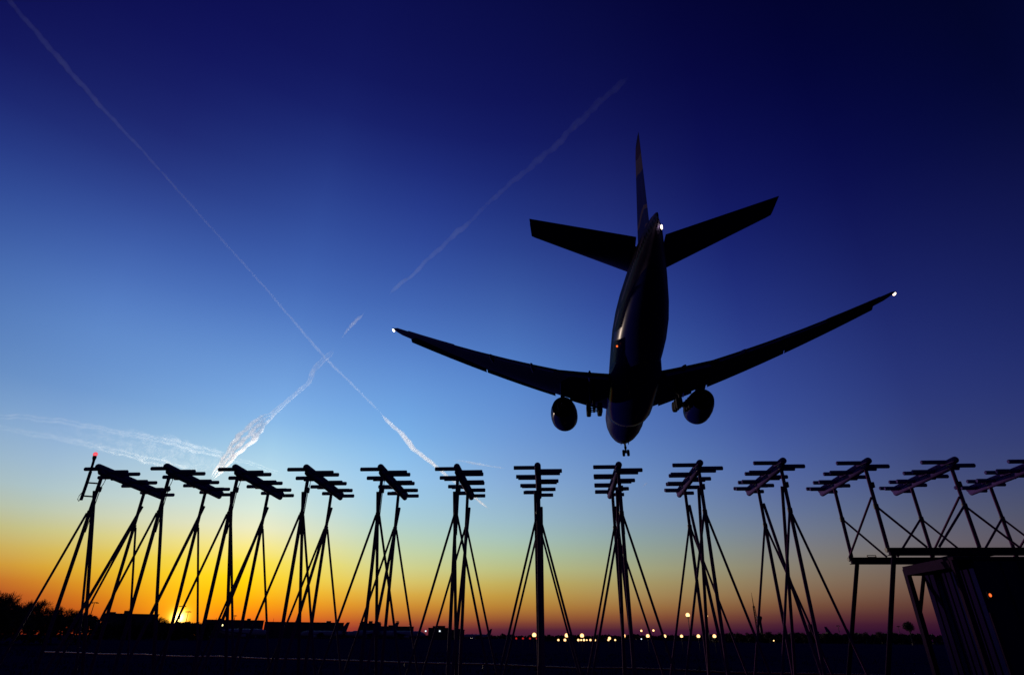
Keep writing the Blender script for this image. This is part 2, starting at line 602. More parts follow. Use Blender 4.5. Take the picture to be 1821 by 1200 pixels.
for y in (YN, YF):
    for xt, sp in ((8.72, -.62), (13.2, 0), (16.4, 0), (19.2, .6)):
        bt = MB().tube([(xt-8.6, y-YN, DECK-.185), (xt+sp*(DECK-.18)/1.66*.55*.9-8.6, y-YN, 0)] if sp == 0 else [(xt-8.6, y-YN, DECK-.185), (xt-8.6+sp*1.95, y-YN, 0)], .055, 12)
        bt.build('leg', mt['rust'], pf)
MB().box((9.05-8.6, YF-YN-.03, DECK+.002), (9.30-8.6, YF-YN+.03, DECK+.02)).box((9.05-8.6, YF-YN-.02, DECK+.05), (9.30-8.6, YF-YN+.02, DECK+.065)).box((9.05-8.6, YF-YN-.02, DECK+.02), (9.07-8.6, YF-YN+.02, DECK+.05)).box((9.28-8.6, YF-YN-.02, DECK+.02), (9.30-8.6, YF-YN+.02, DECK+.05)).build('small_bracket', mt['galv'], pf, smooth=False)

cb = thing('equipment_cabin', 'dark equipment cabin with open steel lean-to under the raised platform', 'cabin', (10.4, 18, 0))
# local frame: x east, y towards the camera is negative
W0, W1, Y0, Y1, HT = 0, 7.4, -2.2, 0, 3.38
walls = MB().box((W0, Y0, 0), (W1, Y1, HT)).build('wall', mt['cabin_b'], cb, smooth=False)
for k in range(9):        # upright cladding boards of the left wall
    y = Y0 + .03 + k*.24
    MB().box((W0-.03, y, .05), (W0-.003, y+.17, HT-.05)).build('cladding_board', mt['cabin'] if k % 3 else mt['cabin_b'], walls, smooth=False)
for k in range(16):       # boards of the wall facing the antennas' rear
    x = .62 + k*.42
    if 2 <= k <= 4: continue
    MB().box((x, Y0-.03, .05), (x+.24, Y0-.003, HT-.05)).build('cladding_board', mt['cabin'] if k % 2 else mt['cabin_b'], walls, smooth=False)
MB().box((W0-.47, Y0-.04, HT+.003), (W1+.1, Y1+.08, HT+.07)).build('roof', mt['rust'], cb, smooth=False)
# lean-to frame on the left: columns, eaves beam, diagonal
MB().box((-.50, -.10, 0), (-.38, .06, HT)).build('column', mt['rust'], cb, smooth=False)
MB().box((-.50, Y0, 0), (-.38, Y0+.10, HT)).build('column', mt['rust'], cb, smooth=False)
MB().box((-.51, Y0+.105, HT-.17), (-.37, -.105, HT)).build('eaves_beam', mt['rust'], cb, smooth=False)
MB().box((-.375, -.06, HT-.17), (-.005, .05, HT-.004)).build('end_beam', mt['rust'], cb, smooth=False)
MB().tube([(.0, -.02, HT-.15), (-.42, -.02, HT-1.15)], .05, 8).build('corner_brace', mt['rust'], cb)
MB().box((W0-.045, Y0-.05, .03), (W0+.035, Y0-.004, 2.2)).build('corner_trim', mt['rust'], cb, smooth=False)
dr = MB().box((1.50, Y0-.05, .03), (2.45, Y0-.004, 2.2)).build('door', mt['cabin_b'], cb, smooth=False)
MB().box((1.44, Y0-.075, .03), (1.495, Y0-.052, 2.26)).build('door_edge', mt['door'], dr, smooth=False)
MB().tube([(2.33, Y0-.09, 1.0), (2.33, Y0-.09, 1.16)], .015, 8).build('handle', mt['galv'], dr)
lp = MB().box((.02, Y0-.09, 2.50), (.14, Y0-.034, 2.66)).build('bulkhead_lamp', mt['black'], cb, smooth=False)
MB().ball((.06, Y0-.11, 2.575), .042, sc=(.7, .7, 1.0)).build('orange_lens', mt['lampo'], lp)
MB().box((4.2, Y0-.06, 1.9), (4.9, Y0-.034, 2.4)).build('louvre_vent', mt['galv'], cb, smooth=False)


# ------------------------------------------------------------------ airliner
AP = Vector((13.26, 101.42, 32.68+1.6))
ay, ap_, ar_ = radians(-3.48), radians(2.37), radians(-1.14)
Rz = Matrix.Rotation(ay, 3, 'Z'); Rx = Matrix.Rotation(ap_, 3, 'X'); Ry = Matrix.Rotation(ar_, 3, 'Y')
AR = Rz @ Rx @ Ry
plane = thing('airliner', 'twin engine airliner seen from behind and below with its wheels down for landing', 'airplane')
pm = AR.to_4x4(); pm.translation = AP
plane.matrix_world = pm


def livery():
    M = bpy.data.materials.new('airliner livery')
    M.use_nodes = True
    t = M.node_tree
    b = t.nodes['Principled BSDF']
    tcx = t.nodes.new('ShaderNodeTexCoord')
    sp = t.nodes.new('ShaderNodeSeparateXYZ')
    t.links.new(tcx.outputs['Object'], sp.inputs[0])
    r = t.nodes.new('ShaderNodeValToRGB')
    mr = t.nodes.new('ShaderNodeMapRange')
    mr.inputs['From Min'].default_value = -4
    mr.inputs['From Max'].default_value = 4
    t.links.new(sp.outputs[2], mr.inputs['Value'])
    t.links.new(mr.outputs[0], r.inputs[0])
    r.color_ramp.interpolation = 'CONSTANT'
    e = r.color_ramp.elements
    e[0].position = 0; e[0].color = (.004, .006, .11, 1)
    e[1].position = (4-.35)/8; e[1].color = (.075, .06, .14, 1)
    # cabin windows: a row of small dark ovals
    w1 = t.nodes.new('ShaderNodeMath'); w1.operation = 'FRACT'
    w0 = t.nodes.new('ShaderNodeMath'); w0.operation = 'DIVIDE'; w0.inputs[1].default_value = .53
    t.links.new(sp.outputs[1], w0.inputs[0]); t.links.new(w0.outputs[0], w1.inputs[0])
    w2 = t.nodes.new('ShaderNodeMath'); w2.operation = 'COMPARE'; w2.inputs[1].default_value = .5; w2.inputs[2].default_value = .22
    t.links.new(w1.outputs[0], w2.inputs[0])
    w3 = t.nodes.new('ShaderNodeMath'); w3.operation = 'COMPARE'; w3.inputs[1].default_value = .75; w3.inputs[2].default_value = .17
    t.links.new(sp.outputs[2], w3.inputs[0])
    w4 = t.nodes.new('ShaderNodeMath'); w4.operation = 'MULTIPLY'
    t.links.new(w2.outputs[0], w4.inputs[0]); t.links.new(w3.outputs[0], w4.inputs[1])
    mx = t.nodes.new('ShaderNodeMix'); mx.data_type = 'RGBA'
    t.links.new(w4.outputs[0], mx.inputs['Factor'])
    t.links.new(r.outputs[0], mx.inputs['A'])
    mx.inputs['B'].default_value = (.02, .02, .03, 1)
    t.links.new(mx.outputs['Result'], b.inputs['Base Color'])
    b.inputs['Roughness'].default_value = .5
    b.inputs['Specular IOR Level'].default_value = 0
    b.inputs['Coat Weight'].default_value = .07
    b.inputs['Coat Roughness'].default_value = .25
    return M


def fin_livery():
    """white tip, deep blue field, slanting red, white and blue bands near the root"""
    M = bpy.data.materials.new('fin livery')
    M.use_nodes = True
    t = M.node_tree
    b = t.nodes['Principled BSDF']
    tcx = t.nodes.new('ShaderNodeTexCoord')
    sp = t.nodes.new('ShaderNodeSeparateXYZ')
    t.links.new(tcx.outputs['Object'], sp.inputs[0])
    # s = z + .22*(y+56) + gentle wave
    a = t.nodes.new('ShaderNodeMath'); a.operation = 'MULTIPLY_ADD'
    a.inputs[1].default_value = -.30; a.inputs[2].default_value = -17.3
    t.links.new(sp.outputs[1], a.inputs[0])
    wv = t.nodes.new('ShaderNodeMath'); wv.operation = 'SINE'
    t.links.new(sp.outputs[1], wv.inputs[0])
    c = t.nodes.new('ShaderNodeMath'); c.operation = 'MULTIPLY_ADD'; c.inputs[1].default_value = .35
    t.links.new(wv.outputs[0], c.inputs[0])
    d = t.nodes.new('ShaderNodeMath'); d.operation = 'ADD'
    t.links.new(a.outputs[0], d.inputs[0]); t.links.new(sp.outputs[2], d.inputs[1])
    t.links.new(d.outputs[0], c.inputs[2])
    mr = t.nodes.new('ShaderNodeMapRange')
    mr.inputs['From Min'].default_value = 0; mr.inputs['From Max'].default_value = 14
    t.links.new(c.outputs[0], mr.inputs['Value'])
    r = t.nodes.new('ShaderNodeValToRGB')
    r.color_ramp.interpolation = 'CONSTANT'
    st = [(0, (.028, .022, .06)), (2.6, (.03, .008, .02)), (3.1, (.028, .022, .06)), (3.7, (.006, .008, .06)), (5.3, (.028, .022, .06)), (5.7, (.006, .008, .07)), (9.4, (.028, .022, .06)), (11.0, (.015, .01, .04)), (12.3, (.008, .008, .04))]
    while len(r.color_ramp.elements) < len(st):
        r.color_ramp.elements.new(.5)
    for e, (p, cc) in zip(r.color_ramp.elements, st):
        e.position = p/14
    for e, (p, cc) in zip(r.color_ramp.elements, st):
        e.color = (*cc, 1)
    t.links.new(mr.outputs[0], r.inputs[0])
    t.links.new(r.outputs[0], b.inputs['Base Color'])
    b.inputs['Roughness'].default_value = .55
    b.inputs['Specular IOR Level'].default_value = 0
    return M


mt['livery'] = livery()
mt['fin'] = fin_livery()

FUS = [(0, -.85, .03, .03), (-.25, -.84, .5, .48), (-.8, -.78, .95, .92), (-1.6, -.66, 1.42, 1.4), (-3, -.46, 1.98, 1.98), (-5, -.24, 2.52, 2.54),
       (-7.5, -.07, 2.92, 2.95), (-10, 0, 3.1, 3.1), (-25, 0, 3.1, 3.1), (-39, 0, 3.1, 3.1), (-43, .06, 3.06, 3.04), (-46.5, .22, 2.88, 2.86), (-50, .50, 2.52, 2.54),
       (-53.5, .82, 2.02, 2.14), (-56.5, 1.06, 1.55, 1.74), (-59, 1.18, 1.12, 1.36)]
TAILC = [(-59, 1.18, 1.12, 1.36), (-60.8, 1.18, .80, 1.08), (-62.2, 1.08, .46, .82), (-63.2, .92, .18, .56), (-63.9, .74, .07, .28)]


def loft_fus(secs, n=40):
    mb = MB()
    mb.skin([[(rx*cos(2*pi*k/n), y, zc + rz*sin(2*pi*k/n)) for k in range(n)] for y, zc, rx, rz in secs])
    return mb


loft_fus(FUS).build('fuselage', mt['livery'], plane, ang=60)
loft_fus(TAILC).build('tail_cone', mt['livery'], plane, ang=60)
BF = [(-15.5, -1.3, 1.6, 1.2), (-16.3, -1.5, 2.5, 1.75), (-17.4, -1.55, 2.98, 2.02), (-19.5, -1.55, 3.28, 2.2), (-24, -1.5, 3.38, 2.28), (-31, -1.5, 3.36, 2.28),
      (-35, -1.45, 3.2, 2.1), (-38, -1.35, 2.8, 1.8), (-41, -1.2, 2.1, 1.6)]
loft_fus(BF).build('belly_fairing', mt['navy'], plane, ang=60)


def airfoil(n=12, t=.12):
    up, lo = [], []
    for i in range(n+1):
        x = .5*(1-cos(pi*i/n))
        yt = 5*t*(.2969*sqrt(x) - .126*x - .3516*x*x + .2843*x**3 - .1015*x**4)
        cam_ = .02*4*x*(1-x)
        up.append((x, cam_+yt)); lo.append((x, cam_-yt*.85))
    return up + lo[-2:0:-1]


def wing_mesh(secs, side, t=None):
    """secs: (x, y leading edge, chord, z, thickness ratio, nose-down degrees)"""
    mb = MB()
    rings = []
    for (x, yl, ch, z, th, tw) in secs:
        ring = []
        for (u, v) in airfoil(12, th):
            yy, zz = -u*ch, v*ch
            c, s = cos(radians(tw)), sin(radians(tw))
            ring.append((side*x, yl + yy*c - zz*s*0 , z + zz + yy*s))
        rings.append(ring)
    mb.skin(rings)
    return mb


def WZ(x):        # wing reference height (flexed)
    return -1.75 + .098*x + .0036*x*x


def WLE(x):
    return -18.2 - .672*x


def WTE(x):
    if x < 9.6:
        return -34.3 - (x-3)*.03
    return -34.5 - (x-9.6)*.288


def wing(side):
    xs = [2.4, 4.5, 7, 9.6, 12.5, 16, 20, 24, 27.5, 29.6]
    secs = []
    for x in xs:
        ch = WLE(x) - WTE(x)
        th = .135 - .0016*x
        secs.append((x, WLE(x), ch, WZ(x), th, 0))
    secs.append((30.25, WLE(30.35)-.25, .95, WZ(30.3)+.03, .09, 0))
    secs.append((30.45, WLE(30.45)-.7, .35, WZ(30.4)+.05, .08, 0))
    w_ = wing_mesh(secs, side).build('wing', mt['wing'], plane, ang=50)
    # slats: drooped forward of the leading edge
    for a, b in ((4.2, 8.6), (10.6, 19.5), (19.62, 28.6)):
        ss = []
        for i in range(5):
            x = a + (b-a)*i/4
            c = 1.15 - .02*x
            ss.append((x, WLE(x)+.42, c, WZ(x)-.30, .2, -26))
        wing_mesh(ss, side).build('slat', mt['wing'], w_, ang=50)
    # flaps
    for a, b, c0, c1, dg in ((3.5, 9.0, 3.1, 2.7, 24), (10.3, 22.3, 2.0, 1.35, 22)):
        ss = []
        for i in range(5):
            x = a + (b-a)*i/4
            c = c0 + (c1-c0)*i/4
            ss.append((x, WTE(x)+c*.30, c, WZ(x)+.02-.10*c, .13, dg))
        wing_mesh(ss, side).build('flap', mt['wing'], w_, ang=50)
    ss = []
    for i in range(4):
        x = 22.6 + 5.6*i/3
        ss.append((x, WTE(x)+.55, 1.0, WZ(x)+.03, .10, 6))
    wing_mesh(ss, side).build('aileron', mt['wing'], w_, ang=50)
    # flap track fairings
    for x, L in ((5.8, 4.6), (13.0, 4.0), (18.0, 3.4)):
        f = MB()
        yc = WTE(x) + L*.42
        prof = [(.0, .03), (.08, .22), (.25, .33), (.5, .36), (.75, .26), (.93, .12), (1, .03)]
        n = 12
        f.skin([[(side*x + .62*r*cos(2*pi*k/n), yc - u*L, WZ(x) - .38 - .75*max(0, u-.4) + r*1.1*sin(2*pi*k/n)) for k in range(n)] for u, r in prof])
        f.build('flap_fairing', mt['wing'], w_, ang=60)
    MB().ball((side*30.5, WLE(30.4)-.45, WZ(30.4)+.06), .17, sc=(.8, 1.7, 1.0)).build('wingtip_light', mt['nav'], w_)
    return w_


def thick_section(secs, side=1, vertical=False, t=.1):
    mb = MB(); rings = []
    for (s, yl, ch, off, th) in secs:
        ring = []
        for (u, v) in airfoil(10, th):
            v -= .02*4*u*(1-u)
            if vertical:
                ring.append((v*ch + off, yl-u*ch, s))
            else:
                ring.append((side*s, yl-u*ch, off + v*ch))
        rings.append(ring)
    mb.skin(rings)
    return mb


for side in (-1, 1):
    wing(side)
    tp = thick_section([(.5, -52.6, 5.1, 1.70, .10), (2.0, -53.6, 4.62, 1.90, .10), (10.4, -58.65, 2.2, 3.2, .09), (10.75, -58.95, 1.95, 3.23, .08)], side).build('tailplane', mt['wing'], plane, ang=50)
    thick_section([(1.3, -57.72, 1.75, 1.80, .12), (10.72, -60.72, .95, 3.21, .10)], side).build('elevator', mt['wing'], tp, ang=50)
# fin and rudder
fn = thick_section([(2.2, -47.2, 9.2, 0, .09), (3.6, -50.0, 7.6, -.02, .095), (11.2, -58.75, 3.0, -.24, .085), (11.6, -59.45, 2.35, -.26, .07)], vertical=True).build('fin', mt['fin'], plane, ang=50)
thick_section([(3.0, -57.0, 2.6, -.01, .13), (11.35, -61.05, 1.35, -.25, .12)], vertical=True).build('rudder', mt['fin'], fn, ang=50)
MB().ball((.40, -62.7, .35), .10, sc=(.8, 1.6, 2.2)).build('tail_light', mt['nav'], plane)
MB().ball((-2.72, -43.6, -1.75), .12, sc=(1, 1.2, 1)).build('red_beacon', mt['lampo'], plane)

# engines
for side in (-1, 1):
    n = 36
    cx, cz = side*9.6, -2.62

    def lathe(prof, mb=None):
        mb = mb or MB()
        mb.skin([[(cx + r*cos(2*pi*k/n), y, cz + zc + r*sin(2*pi*k/n)) for k in range(n)] for y, r, zc in prof], caps=False)
        return mb
    nac = lathe([(-20.6, 1.42, 0), (-20.1, 1.50, 0), (-19.75, 1.60, 0), (-19.6, 1.70, 0), (-19.75, 1.80, 0), (-20.3, 1.90, 0), (-21.3, 1.95, 0), (-22.8, 1.93, 0),
                 (-24.2, 1.80, .02), (-25.5, 1.56, .04), (-25.5, 1.50, .04), (-24.0, 1.60, 0), (-21.2, 1.60, 0)])
    e = nac.build('engine', mt['navy'], plane, ang=50)
    lathe([(-21.4, 1.6, 0), (-21.42, .02, 0)]).build('fan_disc', mt['dark'], e, ang=30)
    lathe([(-22.5, 1.20, 0), (-24.2, 1.15, 0), (-25.6, .92, .02), (-26.7, .72, .04), (-26.7, .66, .04), (-25.8, .70, .04), (-25.7, .3, .04)]).build('core_nozzle', mt['dark'], e, ang=50)
    lathe([(-25.4, .46, .04), (-26.8, .34, .05), (-27.6, .08, .06), (-27.7, .01, .06)]).build('exhaust_cone', mt['dark'], e, ang=60)
    lathe([(-24.0, 1.6, 0), (-23.9, 1.1, 0)]).build('bypass_duct', mt['dark'], e, ang=30)
    py = MB()
    zt = WZ(9.6)
    rings = []
    for y, zlo, zhi, hw in ((-20.6, cz+1.80, cz+1.98, .05), (-22.2, cz+1.80, cz+2.35, .26), (-24.6, cz+1.6, zt+.15, .30), (-26.6, cz+1.0, zt-.2, .26), (-29.0, cz+1.35, zt-.15, .14), (-30.6, zt-.6, zt-.2, .05)):
        rings.append([(cx-hw, y, zlo), (cx+hw, y, zlo), (cx+hw, y, zhi), (cx-hw, y, zhi)])
    py.skin(rings).build('pylon', mt['wing'], e, ang=30)


def wheel(c, r, w_, parent):
    prof = [(-.5, .25), (-.5, .82), (-.36, .97), (0, 1.0), (.36, .97), (.5, .82), (.5, .25)]
    n = 24
    mb = MB()
    mb.skin([[(c[0] + u*w_, c[1] + r*q*cos(2*pi*k/n), c[2] + r*q*sin(2*pi*k/n)) for k in range(n)] for u, q in prof])
    return mb.build('wheel', mt['black'], parent, ang=35)


for side in (-1, 1):
    x0 = side*5.5
    top, bog = Vector((side*5.3, -31.6, -1.6)), Vector((x0, -32.3, -5.38))
    gm = MB()
    gm.tube([top, bog], [.24, .17], 14)
    gm.tube([(x0, -30.75, bog.z+.22), (x0, -32.3, bog.z), (x0, -33.85, bog.z-.26)], .14, 10)
    gr = gm.build('main_landing_gear', mt['dark'], plane)
    MB().tube([(side*3.2, -31.8, -2.2), bog + Vector((-side*.1, 0, 1.35))], .10, 8).build('side_brace', mt['dark'], gr)
    MB().tube([(side*5.2, -29.2, -2.0), bog + Vector((0, .1, 1.5))], .10, 8).build('drag_brace', mt['dark'], gr)
    MB().box((x0+side*.42-.03, -32.7, -4.1), (x0+side*.42+.03, -31.3, -2.0)).build('gear_door', mt['wing'], gr, smooth=False)
    for k, dy in enumerate((1.5, 0, -1.5)):
        zz = bog.z - .165*dy*-1
        MB().tube([(x0-.75, bog.y+dy, zz), (x0+.75, bog.y+dy, zz)], .09, 8).build('axle', mt['dark'], gr)
        for sx in (-.70, .70):
            wheel((x0+sx, bog.y+dy, zz), .68, .58, gr)
ng = MB().tube([(0, -5.5, -2.4), (0, -5.9, -4.6)], [.2, .14], 12).build('nose_landing_gear', mt['dark'], plane)
MB().tube([(0, -7.4, -2.7), (0, -5.82, -3.7)], .07, 8).build('drag_brace', mt['dark'], ng)
MB().tube([(-.45, -5.9, -4.72), (.45, -5.9, -4.72)], .09, 8).build('axle', mt['dark'], ng)
MB().box((-.2, -6.0, -4.0), (.2, -5.75, -3.65)).build('steering_unit', mt['dark'], ng, smooth=False)
for sx in (-.33, .33):
    wheel((sx*1.15, -5.9, -4.75), .56, .42, ng)
for sx in (-.62, .62):
    MB().box((sx-.025, -6.7, -3.15), (sx+.025, -4.9, -2.35)).build('gear_door', mt['livery'], ng, smooth=False)


# ------------------------------------------------------------------ airfield lamps
def lamp(px, py, D, r, material, label, group, pole_h=None, tall=False, name='approach_light'):
    p = spot(px, py, D)
    root = thing(name, label, 'lamp', (p.x, p.y, 0), 0, group)
    h = p.z
    MB().tube([(0, 0, -.1), (0, 0, h-r*.9)], [.06, .045] if not tall else [.16, .09], 8).build('pole', mt['galv'], root)
    MB().tube([(0, 0, h-r*1.25), (0, 0, h-r*.7)], [r*.5, r*.72], 12).build('lamp_base', mt['dark'], root)
    MB().ball((0, 0, h), r, 18, 12).build('globe', material, root)
    return root


D1 = 92
names1 = ['large glowing approach light just left of the centre antenna pole', 'large glowing approach light at the foot of the centre antenna right strut',
          'large glowing approach light above the cluster of low lamps', 'glowing approach light below the nose wheel antenna',
          'glowing approach light under two small raised lamps', 'third from the right of the even row of approach lights left of the tall lamps',
          'approach light left of the first tall pole lamp', 'approach light between the two tall pole lamps', 'rightmost of the even row of approach lights']
for (px, py, r), nm in zip(((950, 1128.5, .38), (1008, 1129.3, .37), (1035, 1129.6, .35), (1109, 1129.8, .33), (1152, 1130.2, .30), (1182, 1130.6, .28), (1212, 1130.6, .25), (1242, 1130.6, .29), (1270.5, 1130.6, .30)), names1):
    lamp(px, py, D1, r*.82, mt['lampw'], nm, 'approach lights in a row beyond the antennas')
low = [(993, .24, 'small low lamp, leftmost of the white ones near the ground'), (1004.6, .31, 'low lamp right under the approach light by the centre strut'),
       (1028.5, .26, 'low lamp at the left end of the tight cluster'), (1033.5, .20, 'second from left in the tight cluster of low lamps'), (1038.5, .26, 'third from left in the tight cluster of low lamps'),
       (1043.5, .17, 'smallest lamp in the tight cluster of low lamps'), (1050, .24, 'second from right in the tight cluster of low lamps'), (1057.5, .29, 'low lamp at the right end of the tight cluster'),
       (1082, .22, 'lower lamp of the close pair right of the cluster'), (1094, .20, 'small low lamp just left of the nose wheel antenna pole')]
for px, r, nm in low:
    lamp(px, 1137.4, 125, r*.86, mt['lampw'], nm, 'low lamps near the ground', name='ground_light')
lamp(1083.8, 1134.4, 128, .29, mt['lampw'], 'upper lamp of the close pair right of the cluster', 'low lamps near the ground', name='ground_light')
for px, nm in ((918, 'leftmost of the four dim red lamps'), (930, 'second from left of the four dim red lamps'), (942.5, 'third from left of the four dim red lamps'), (954.5, 'rightmost dim red lamp beside the centre antenna pole')):
    lamp(px, 1134.6, 125, .20, mt['lampr'], nm, 'dim red lamps in a line', name='red_light')
lamp(1223, 1093, 210, .68, mt['lampw'], 'brighter and left of the two tall pole lamps', 'tall pole lamps', tall=True, name='street_lamp')
lamp(1256.5, 1094.5, 230, .46, mt['lampw'], 'dimmer and right of the two tall pole lamps', 'tall pole lamps', tall=True, name='street_lamp')
lamp(1140.5, 1121, 210, .34, mt['lampw'], 'left of the two small raised lamps', 'small raised lamps', name='street_lamp')
lamp(1162, 1120.5, 210, .34, mt['lampw'], 'right of the two small raised lamps', 'small raised lamps', name='street_lamp')
lamp(1140.5, 1135.5, 210, .22, mt['lampc'], 'faint bluish lamp under the left small raised lamp', 'faint cool lamps', name='ground_light')
lamp(757, 1121.5, 260, .36, mt['lampc'], 'left of the two cool white lamps by the low terminal block', 'cool lamps by the terminal block', name='floodlight')
lamp(782, 1121.5, 260, .36, mt['lampc'], 'right of the two cool white lamps by the low terminal block', 'cool lamps by the terminal block', name='floodlight')
lamp(395, 1111, 330, .50, mt['lampy'], 'small yellow lamp in front of the long hangar', 'single lamps', name='floodlight')
lamp(1376, 1138.5, 200, .18, mt['lampw'], 'faint lamp low under the distant mast hedge', 'single lamps', name='ground_light')


# ------------------------------------------------------------------ buildings on the horizon
def block(px0, px1, pt, D, depth, label, name='terminal_building', cat='building', storeys=2, roof_bits=()):
    a, b = spot(px0, pt, D), spot(px1, pt, D)
    top = (a.z + b.z)/2
    w_ = (Vector((b.x-a.x, b.y-a.y, 0))).length
    rz = atan2(b.y-a.y, b.x-a.x)
    root = thing(name, label, cat, (a.x, a.y, 0), rz)
    wl = MB().box((0, 0, -1), (w_, depth, top-.3)).build('wall', mt['bld'], root, smooth=False)
    MB().box((-.3, -.3, top-.297), (w_+.3, depth+.3, top)).build('roof', mt['roof'], root, smooth=False)
    fh = (top-.5)/storeys
    for s in range(storeys):
        n = max(2, int(w_/6))
        for k in range(min(n, 14)):
            x = (k+.5)*w_/min(n, 14)
            if s == 0 and k % 5 == 2:
                MB().box((x-1.6, -.05, -.2), (x+1.6, -.004, min(3.4, fh))).build('door', mt['galv'], wl, smooth=False)
            else:
                MB().box((x-1.2, -.04, s*fh+fh*.40), (x+1.2, -.004, s*fh+fh*.78)).build('window', mt['glass'], wl, smooth=False)
    for (u, h, ww) in roof_bits:
        x = u*w_
        if ww < .3:
            MB().tube([(x, 1, top), (x, 1, top+h)], [ww, ww*.4], 6).build('aerial', mt['galv'], root)
        else:
            MB().box((x-ww/2, 1, top+.002), (x+ww/2, 1+ww, top+h)).build('roof_plant', mt['roof'], root, smooth=False)
    return root


block(184, 283, 1090.5, 360, 30, 'dark flat roofed building left of the setting sun', 'warehouse', roof_bits=((.15, .6, 3), (.4, 1.3, 2.2), (.42, 2.4, .1)))
block(362, 470, 1101.5, 480, 60, 'long low hangar right of the setting sun with small roof vents', 'hangar', storeys=1, roof_bits=((.2, 1.2, .14), (.5, 2.8, .14), (.74, 1.0, 2.5), (.9, 2.0, .12)))
block(471, 612, 1105.5, 495, 60, 'long low shed adjoining the hangar, its roof slightly lower', 'hangar', storeys=1, roof_bits=((.1, 2.4, .14), (.4, .8, 3), (.8, 1.0, 3.5), (.9, .8, 2)))
block(640, 678, 1107.5, 520, 30, 'taller terminal block with rooftop plant behind the fifth antenna', roof_bits=((.15, 1.2, 4), (.5, 1.6, 3), (.85, 1.0, 4)))
block(679, 736, 1113, 530, 30, 'low terminal wing with thin roof aerials', roof_bits=((.3, .8, 5), (.5, 3.0, .14), (.85, 3.4, .14)))
block(762, 800, 1115.5, 420, 25, 'square low block with flat roof between the cool white lamps', roof_bits=((.3, 1.0, 3), (.6, 1.2, 5)))
block(801, 826, 1119.0, 430, 25, 'smaller low block right of the square terminal block', storeys=1, roof_bits=((.5, .6, 4),))
block(1180, 1262, 1129.5, 600, 20, 'very low dark shed behind the even row of lights', storeys=1)


# masts and towers
def lampmast(px, pt, D, label, arms=1.2):
    p = spot(px, pt, D)
    r = thing('floodlight_mast', label, 'mast', (p.x, p.y, 0), 0)
    MB().tube([(0, 0, -.5), (0, 0, p.z)], [.22, .12], 8).build('pole', mt['galv'], r)
    a = MB().tube([(-arms, 0, p.z), (arms, 0, p.z+.1)], .12, 6).build('cross_arm', mt['galv'], r)
    for s in (-1, 1):
        MB().box((s*arms-.45, -.3, p.z-.25), (s*arms+.45, .3, p.z+.02)).build('lamp_housing', mt['dark'], a, smooth=False)


lampmast(168, 1071, 300, 'unlit twin head mast at the right end of the bare trees')
lampmast(325, 1077, 300, 'thin unlit mast just right of the setting sun', 1.0)
lampmast(335, 1087, 330, 'shorter unlit mast right of the sun', .9)
lampmast(418, 1094, 420, 'thin unlit mast above the hangar roof', .7)
lampmast(707, 1104, 430, 'thin mast above the low terminal wing', .6)

p = spot(1336, 1053, 700)
r = thing('radio_mast', 'tall thin radio mast with needle tip on the right horizon', 'mast', (p.x, p.y, 0))
hh = p.z
zz = spot(1339, 1077, 700).z
lat = MB()
for k in range(3):
    a = 2*pi*k/3
    lat.tube([(1.7*cos(a), 1.7*sin(a), -1), (.95*cos(a), .95*sin(a), zz)], .3, 6)
for i in range(14):
    z0, z1 = zz*i/14, zz*(i+1)/14
    r0, r1 = 1.7-.75*i/14, 1.7-.75*(i+1)/14
    for k in range(3):
        a, b = 2*pi*k/3, 2*pi*(k+1)/3
        lat.tube([(r0*cos(a), r0*sin(a), z0), (r1*cos(b), r1*sin(b), z1)], .16, 5)
        lat.tube([(r1*cos(a), r1*sin(a), z1), (r1*cos(b), r1*sin(b), z1)], .14, 5)
lat.build('lattice_shaft', mt['black'], r)
MB().tube([(0, 0, zz-.5), (0, 0, (zz+hh)/2), (0, 0, hh)], [.45, .3, .12], 8).build('needle', mt['black'], r)
p = spot(1350, 1096, 650)
r = thing('water_tower', 'small flat topped tower beside the radio mast', 'tower', (p.x, p.y, 0))
MB().tube([(0, 0, -1), (0, 0, p.z-4.5), (0, 0, p.z-3.2), (0, 0, p.z-1.5), (0, 0, p.z)], [1.3, 1.2, 1.6, 2.4, 2.5], 14).build('shaft', mt['bld'], r)
MB().tube([(0, 0, p.z+.002), (0, 0, p.z+.5)], 2.1, 14).build('cap', mt['roof'], r)

# control tower on the right horizon
p = spot(1442, 1107, 520)
h = p.z
r = thing('control_tower', 'squat dark control tower with narrower cab on the right horizon', 'tower', (p.x, p.y, 0), -.3)
MB().box((-3.4, -3.4, -1), (3.4, 3.4, h-6.4)).build('shaft', mt['bld'], r, smooth=False)
MB().box((-4.6, -4.0, h-6.397), (3.9, 4.0, h-5.6)).build('gallery', mt['roof'], r, smooth=False)
cbm = MB()
cbm.skin([[(-2.2*s_, -2.2*s_, z), (2.2*s_, -2.2*s_, z), (2.2*s_, 2.2*s_, z), (-2.2*s_, 2.2*s_, z)] for z, s_ in ((h-5.597, .85), (h-1.4, 1.05))])
cbm.build('cab_glass', mt['glass'], r, smooth=False)
MB().box((-2.7, -2.7, h-1.397), (2.7, 2.7, h-.9)).build('roof', mt['roof'], r, smooth=False)
MB().tube([(.5, 0, h-.9), (.5, 0, h+.8)], .12, 6).build('aerial', mt['galv'], r)
MB().box((-8.0, -2, -1), (-3.403, 2, h-9.5)).build('side_block', mt['bld'], r, smooth=False)
MB().tube([(-6, 0, h-9.5), (-6, 0, h-7.2)], .14, 6).build('aerial', mt['galv'], r)

lampmast(1490, 1112, 420, 'thin mast between two parked pale aircraft', .7)
lampmast(1597, 1113, 430, 'thin mast left of the round crowned tree', .6)


